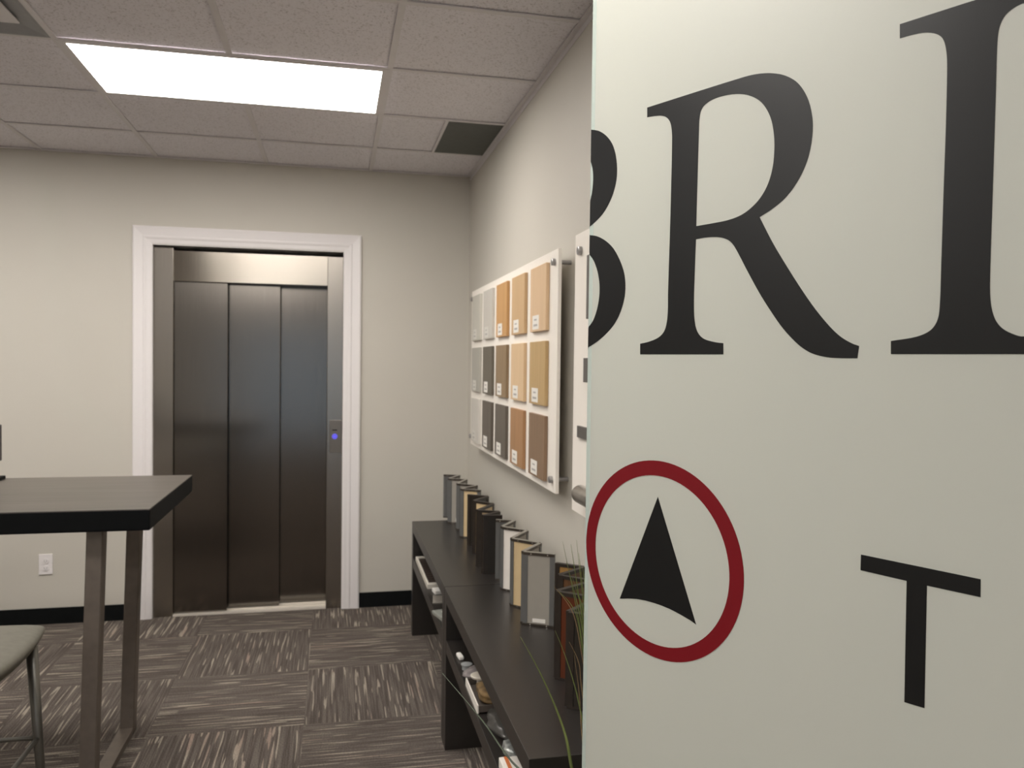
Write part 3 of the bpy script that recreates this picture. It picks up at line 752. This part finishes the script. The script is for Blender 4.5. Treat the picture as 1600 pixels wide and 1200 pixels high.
def vinyl(name, outer, holes, mm, label=None, clip=True):
    cu = bpy.data.curves.new(name, 'CURVE'); cu.dimensions = '2D'; cu.fill_mode = 'BOTH'; cu.extrude = .00012
    for pl_ in [outer]+holes:
        sp = cu.splines.new('POLY'); sp.points.add(len(pl_)-1)
        for k, (x, y) in enumerate(pl_):
            a, z = px(x, y); a = max(a, .0002) if clip else a
            sp.points[k].co = (a, z, 0, 1)
        sp.use_cyclic_u = True
    tmp = bpy.data.objects.new(name, cu); COL.objects.link(tmp)
    dg = bpy.context.evaluated_depsgraph_get(); me = bpy.data.meshes.new_from_object(tmp.evaluated_get(dg))
    bpy.data.objects.remove(tmp, do_unlink=True)
    for v in me.vertices:
        q = gp(v.co.x, v.co.y, v.co.z-.0003); v.co = q-G.location
    me.materials.clear(); me.materials.append(mm)
    o = bpy.data.objects.new(name, me); COL.objects.link(o); o.parent = gl
    if label: o['label'] = label
    return o
R_out = [(1011,168),(1011,183.3),(1023.3,181.3),(1033.3,180.8),(1041,183.3),(1046.5,190),(1049,200),(1050,216.7),(1048.3,300),(1046.7,360),(1045,413.3),(1043.6,460),(1043.3,485),(1041.7,503),(1037.3,518),(1028.3,527.5),(1013.3,534),(1000,537),(1000,553.7),(1130,553.7),(1130,536.3),(1116.7,534.5),(1100,529.5),(1091,521),(1086,506.7),(1084,480),(1085.3,426.7),(1087.3,374),
 (1100,371.5),(1116.7,370.3),(1130,372),(1140,376.7),(1148.3,386.7),(1166.7,421.7),(1186.7,458.3),(1206.7,490),(1223.3,513.3),(1240,531.7),(1253.3,543.3),(1270,552.7),(1293.3,558.3),(1316.7,559.7),(1339.3,559.8),(1342.3,540.7),(1330,536),(1313.3,526),(1296.7,510.5),(1273.3,482.3),(1250,448.8),(1226.7,412),(1206.7,378.3),(1186.7,339.3),
 (1205,327.5),(1222.7,313.3),(1237,297),(1248,280),(1256.5,263),(1262.5,246.7),(1266.5,230),(1269,213),(1269.8,195),(1268.3,178),(1263.3,157.5),(1255,140.5),(1243.3,126.9),(1226.7,118),(1210,114.6),(1193.3,114.4),(1173.3,117.3),(1146.7,125),(1100,139.6),(1056.7,153.4)]
R_hole = [(1087.7,353.3),(1089.3,293.3),(1091,233.3),(1092,200),(1092.7,186.7),(1094.7,174.5),(1100,165),(1113.3,155.5),(1133.3,149),(1153.3,146.7),(1170,149),(1186.7,157.5),(1198.3,171.7),(1205.7,190),(1209.3,213.3),(1209.7,233.3),(1207.3,260),(1200,286.7),(1188.3,308.3),(1173.3,324.8),(1156.7,336.5),(1136.7,344),(1113.3,348.8)]
vinyl('letter_r', sm2(R_out, sharp=(0,1,17,18,19,20,27,42,43,51)), [sm2(R_hole, sharp=(0,))], m_vinylk)
B_top = [(922,202.7),(926,202.7),(936.7,205),(948.3,213.3),(957.3,226.7),(962.3,245),(964,266.7),(962,286.7),(955,310),(943.3,331.7),(930,346.7),(915,359),(915,330),(922,313.3),(925.3,296.7),(926.7,276.7),(925.3,261.7),(922,250)]
B_bot = [(915,367),(920.7,367.3),(933.3,369.3),(946.7,376.7),(958.3,388.3),(968.3,406.7),(975,426.7),(977,446.7),(975.3,466.7),(968.3,490),(958.3,508.3),(943.3,525),(930,535.8),(912,547),(912,519),(925,503.3),(931.7,486.7),(935.7,466.7),(936.6,446.7),(934.3,428.3),(930,413.3),(925,403.3),(915,391)]
vinyl('letter_b', sm2(B_top, sharp=(0,11,12,17)), [], m_vinylk, 'upper bowl of the cut-off letter B')
vinyl('letter_b', sm2(B_bot, sharp=(0,13,14,22)), [], m_vinylk, 'lower bowl of the cut-off letter B')
I_out = [(1405.8,37.7),(1405.8,60),(1427,54),(1446.4,50.9),(1463.3,53.2),(1473,60.6),(1478,77.3),(1479.7,101.5),(1477.8,193),(1474.4,290),(1470.5,411),(1468,480),(1464.2,501),(1453.6,516),(1431.9,526),(1391.8,532.8),(1391.8,553.4),(1600,553.4),(1700,545),(1800,470),(1840,330),(1830,180),(1790,60),(1720,-10),(1650,-25),(1600,-22),(1528.5,-1.5),(1470.5,16.9)]
I_hole = [(1600,525.4),(1581.6,521.3),(1564.7,511.8),(1553.6,496.3),(1547.8,472),(1546.9,435),(1549.8,338.3),(1553.6,217.5),(1556.5,120.8),(1558.5,62.8),(1563,38.0),(1575,19.3),(1600,4.5),(1640,-2),(1690,15),(1735,80),(1755,180),(1755,320),(1725,440),(1670,505)]
vinyl('letter_d', sm2(I_out, sharp=(0,1,15,16,17)), [sm2(I_hole, sharp=())], m_vinylk)
vinyl('letter_t', [(1345,866.4),(1532.2,905.1),(1531.9,933.3),(1448.2,915),(1444.3,1106.7),(1412.8,1097.1),(1416.4,907.6),(1344.4,891)], [], m_vinylk)
# red ring: true circle on the leaf
pts = [px(*q) for q in ((915.8,854.7),(1012.4,717.9),(1162.3,905.4),(1061.5,1042))]
ca = (pts[0][0]+pts[2][0])/2; cz = (pts[1][1]+pts[3][1])/2; ra = (pts[2][0]-pts[0][0])/2; rb = (pts[1][1]-pts[3][1])/2
pti = [px(*q) for q in ((930.4,848.4),(1010.9,740.7),(1139.8,892.7),(1053.6,1017.8))]
ia = (pti[0][0]+pti[2][0])/2; iz = (pti[1][1]+pti[3][1])/2; ja = (pti[2][0]-pti[0][0])/2; jb = (pti[1][1]-pti[3][1])/2
bm = bmesh.new(); N = 96; ro = []
for k in range(N):
    c_, s_ = math.cos(2*PI*k/N), math.sin(2*PI*k/N)
    ro.append([bm.verts.new(gp(a_, z_, t_)) for a_, z_, t_ in ((max(ca+ra*c_, .0003), cz+rb*s_, 0), (ia+ja*c_, iz+jb*s_, 0), (ia+ja*c_, iz+jb*s_, -.0004), (max(ca+ra*c_, .0003), cz+rb*s_, -.0004))])
for k in range(N):
    for e in range(4): bm.faces.new((ro[k][e], ro[k][(e+1) % 4], ro[(k+1) % N][(e+1) % 4], ro[(k+1) % N][e]))
bm_obj('red_ring', bm, m_vinylr, gl)
vinyl('arrow', [(1027.7,776.2),(1087.5,976),(1078,969),(1067.9,963),(1056,956.5),(1045.7,951.3),(1033,946),(1020.4,941.8),(1008,938.3),(995,936),(981,935.2),(968.1,935.5)], [], m_vinylk)
